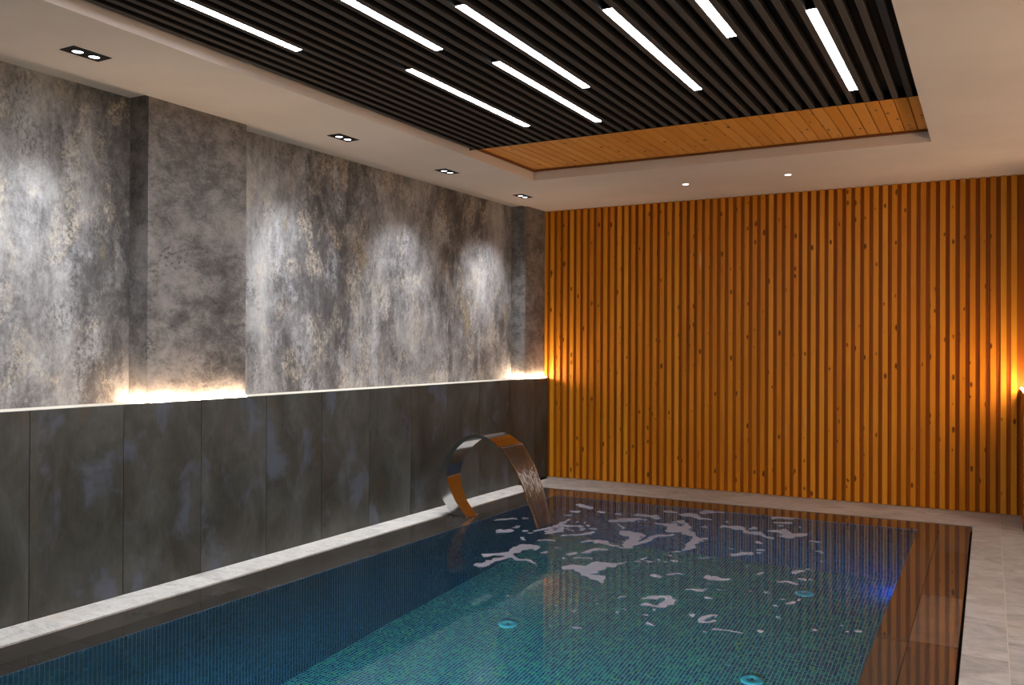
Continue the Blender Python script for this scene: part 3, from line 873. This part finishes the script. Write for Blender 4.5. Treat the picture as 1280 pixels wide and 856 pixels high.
# ------------------------------------------------------------------ lamps in the ceiling
def twin_downlight():
    o = empty('twin_downlight', (0, 0, ZC))
    w = MB(); w.box(-.06, .06, -.112, .112, -.004, -.0003, .5, .001); w.build('trim_plate', M['black_metal'], o)
    for s in (-1, 1):
        h = MB(); h.lathe([(.037, -.0045), (.037, -.008), (.031, -.008), (.028, -.0046)], (0, s*.048, 0), 24); r = h.build('lamp_ring', M['black_metal'], o)
        h = MB(); h.lathe([(.0278, -.0046), (.016, -.0055), (0, -.006)], (0, s*.048, 0), 24); h.build('lens', M['spot_glow'], o)
    return o
td = twin_downlight()
for i, (y, lb) in enumerate(((2.985, 'twin square black downlight in the soffit before the nearer pier, biggest of its row'),
                             (5.097, 'twin black downlight in the soffit just past the nearer pier, second of its row'),
                             (6.515, 'twin black downlight in the soffit third along, between its neighbours by the fascia'),
                             (7.947, 'twin black downlight in the soffit closest to the slat wall, smallest of its row'))):
    o = td if i == 0 else copy_tree(td)
    o.location = (-4.225, y, ZC); o.rotation_euler.z = LA; tag(o, lb, 'downlight', 'twin downlights above the stone wall')
    for s in (-1, 1):
        L = lamp_light('SPOT', 'downlight_beam', (-4.225, y+s*.05, ZC-.03), SPOT_W, (.95, .97, 1.0), spot_size=math.radians(86), spot_blend=1.0, shadow_soft_size=.10)
        aim(L, (lx(-.25, y), y+s*.2, 0.55))
def round_downlight():
    o = empty('round_downlight', (0, 0, ZC))
    w = MB(); w.lathe([(.042, -.0004), (.042, -.004), (.034, -.006), (.028, -.004), (.028, -.0006)], n=24); w.build('ring', M['white_metal'], o)
    w = MB(); w.lathe([(.0275, -.0035), (0, -.006)], n=24); w.build('lens', M['spot_warm'], o)
    return o
rd = round_downlight()
for i, (x, y, lb) in enumerate(((-2.537, 8.072, 'tiny round downlight before the slat wall, the one nearer the stone wall'),
                                (-1.585, 8.044, 'tiny round downlight before the slat wall, the one nearer the deck'))):
    o = rd if i == 0 else copy_tree(rd)
    o.location = (x, y, ZC); tag(o, lb, 'downlight', 'round downlights before the slat wall')
    L = lamp_light('SPOT', 'downlight_beam', (x, y, ZC-.03), ROUND_W, (1.0, .9, .78), spot_size=math.radians(80), spot_blend=1.0, shadow_soft_size=.03)
    aim(L, (x, y, 0))
# unseen downlights added over the open deck for warm fill
for i, (x, y) in enumerate(((1.2, 7.4), (1.2, 5.2), (1.2, 3.0), (1.2, .8))):
    o = copy_tree(rd); o.location = (x, y, ZC); tag(o, 'round downlight added over the open deck for warm fill', 'downlight', 'round downlights added over the open deck for warm fill')
    L = lamp_light('SPOT', 'downlight_beam', (x, y, ZC-.03), DECK_FILL_W, (1.0, .94, .86), spot_size=math.radians(120), spot_blend=1.0, shadow_soft_size=.04)
    aim(L, (x, y, 0))

# warm LED tapes on the ledge at the foot of the piers
def tape(name, runs, label, place=None):
    w = MB()
    for r in runs: w.box(*r, 1.1415, 1.1495, .5, .001)
    o = left(w, name, M['cove']) if place is None else w.build(name, M['cove'])
    return tag(o, label, 'LED tape', 'warm LED tapes on the ledges')
tape('led_tape', [(-.036, -.024, -5.36, -4.57), (-.205, -.04, -5.394, -5.384)], 'glowing warm LED tape round the foot of the wide pier on the ledge')
tape('led_tape', [(-.036, -.024, -.46, -.018), (-.205, -.04, -.509, -.499)], 'glowing warm LED tape at the foot of the corner pier beside the slat wall')
tape('led_tape', [(.247, .258, 8.32, 9.02)], 'glowing warm LED tape on the pier at the deck end of the slat wall', 1)

w = MB(); w.box(RIGHT-.16, RIGHT-.001, .5, 8.2, 1.10, 1.14, .5, .002); structure(w.build('trim_7', M['ledge']), 'pale ledge added on the deck side wall under the uplight tape')  # unseen ledge added to carry the uplight tape
tape('led_tape', [(RIGHT-.14, RIGHT-.128, .6, 8.1)], 'long warm LED tape added on the deck side wall to light the ceiling', 1)  # added uplight that warms the ceiling over the deck

# ------------------------------------------------------------------ world, camera, colour
wd = bpy.data.worlds.new('World'); scene.world = wd; wd.use_nodes = True
wd.node_tree.nodes['Background'].inputs[0].default_value = (.02, .02, .025, 1)
cd = bpy.data.cameras.new('camera'); cam = bpy.data.objects.new('camera', cd); col.objects.link(cam)
cd.sensor_width = 36; cd.lens = 36*1091.44/1280; cd.clip_start = .02
yaw, pitch, roll = -0.500202, 0.0043593, 0.0041729
f = Vector((math.sin(yaw)*math.cos(pitch), math.cos(yaw)*math.cos(pitch), math.sin(pitch)))
r = Vector((math.cos(yaw), -math.sin(yaw), 0)); u = r.cross(f)
r2 = r*math.cos(roll)+u*math.sin(roll); u2 = u*math.cos(roll)-r*math.sin(roll)
cam.matrix_world = Matrix(((r2.x, u2.x, -f.x, 0), (r2.y, u2.y, -f.y, 0), (r2.z, u2.z, -f.z, 1.5), (0, 0, 0, 1)))
scene.camera = cam
vs = scene.view_settings; vs.view_transform = 'Standard'; vs.look = 'None'; vs.gamma = 1; vs.exposure = EXPOSURE; vs.use_curve_mapping = False
cy = scene.cycles
cy.use_denoising = True; cy.max_bounces = 10; cy.diffuse_bounces = 5; cy.glossy_bounces = 5; cy.transmission_bounces = 8; cy.transparent_max_bounces = 8
cy.caustics_refractive = True; cy.caustics_reflective = False; cy.sample_clamp_indirect = 4.0; cy.blur_glossy = .4
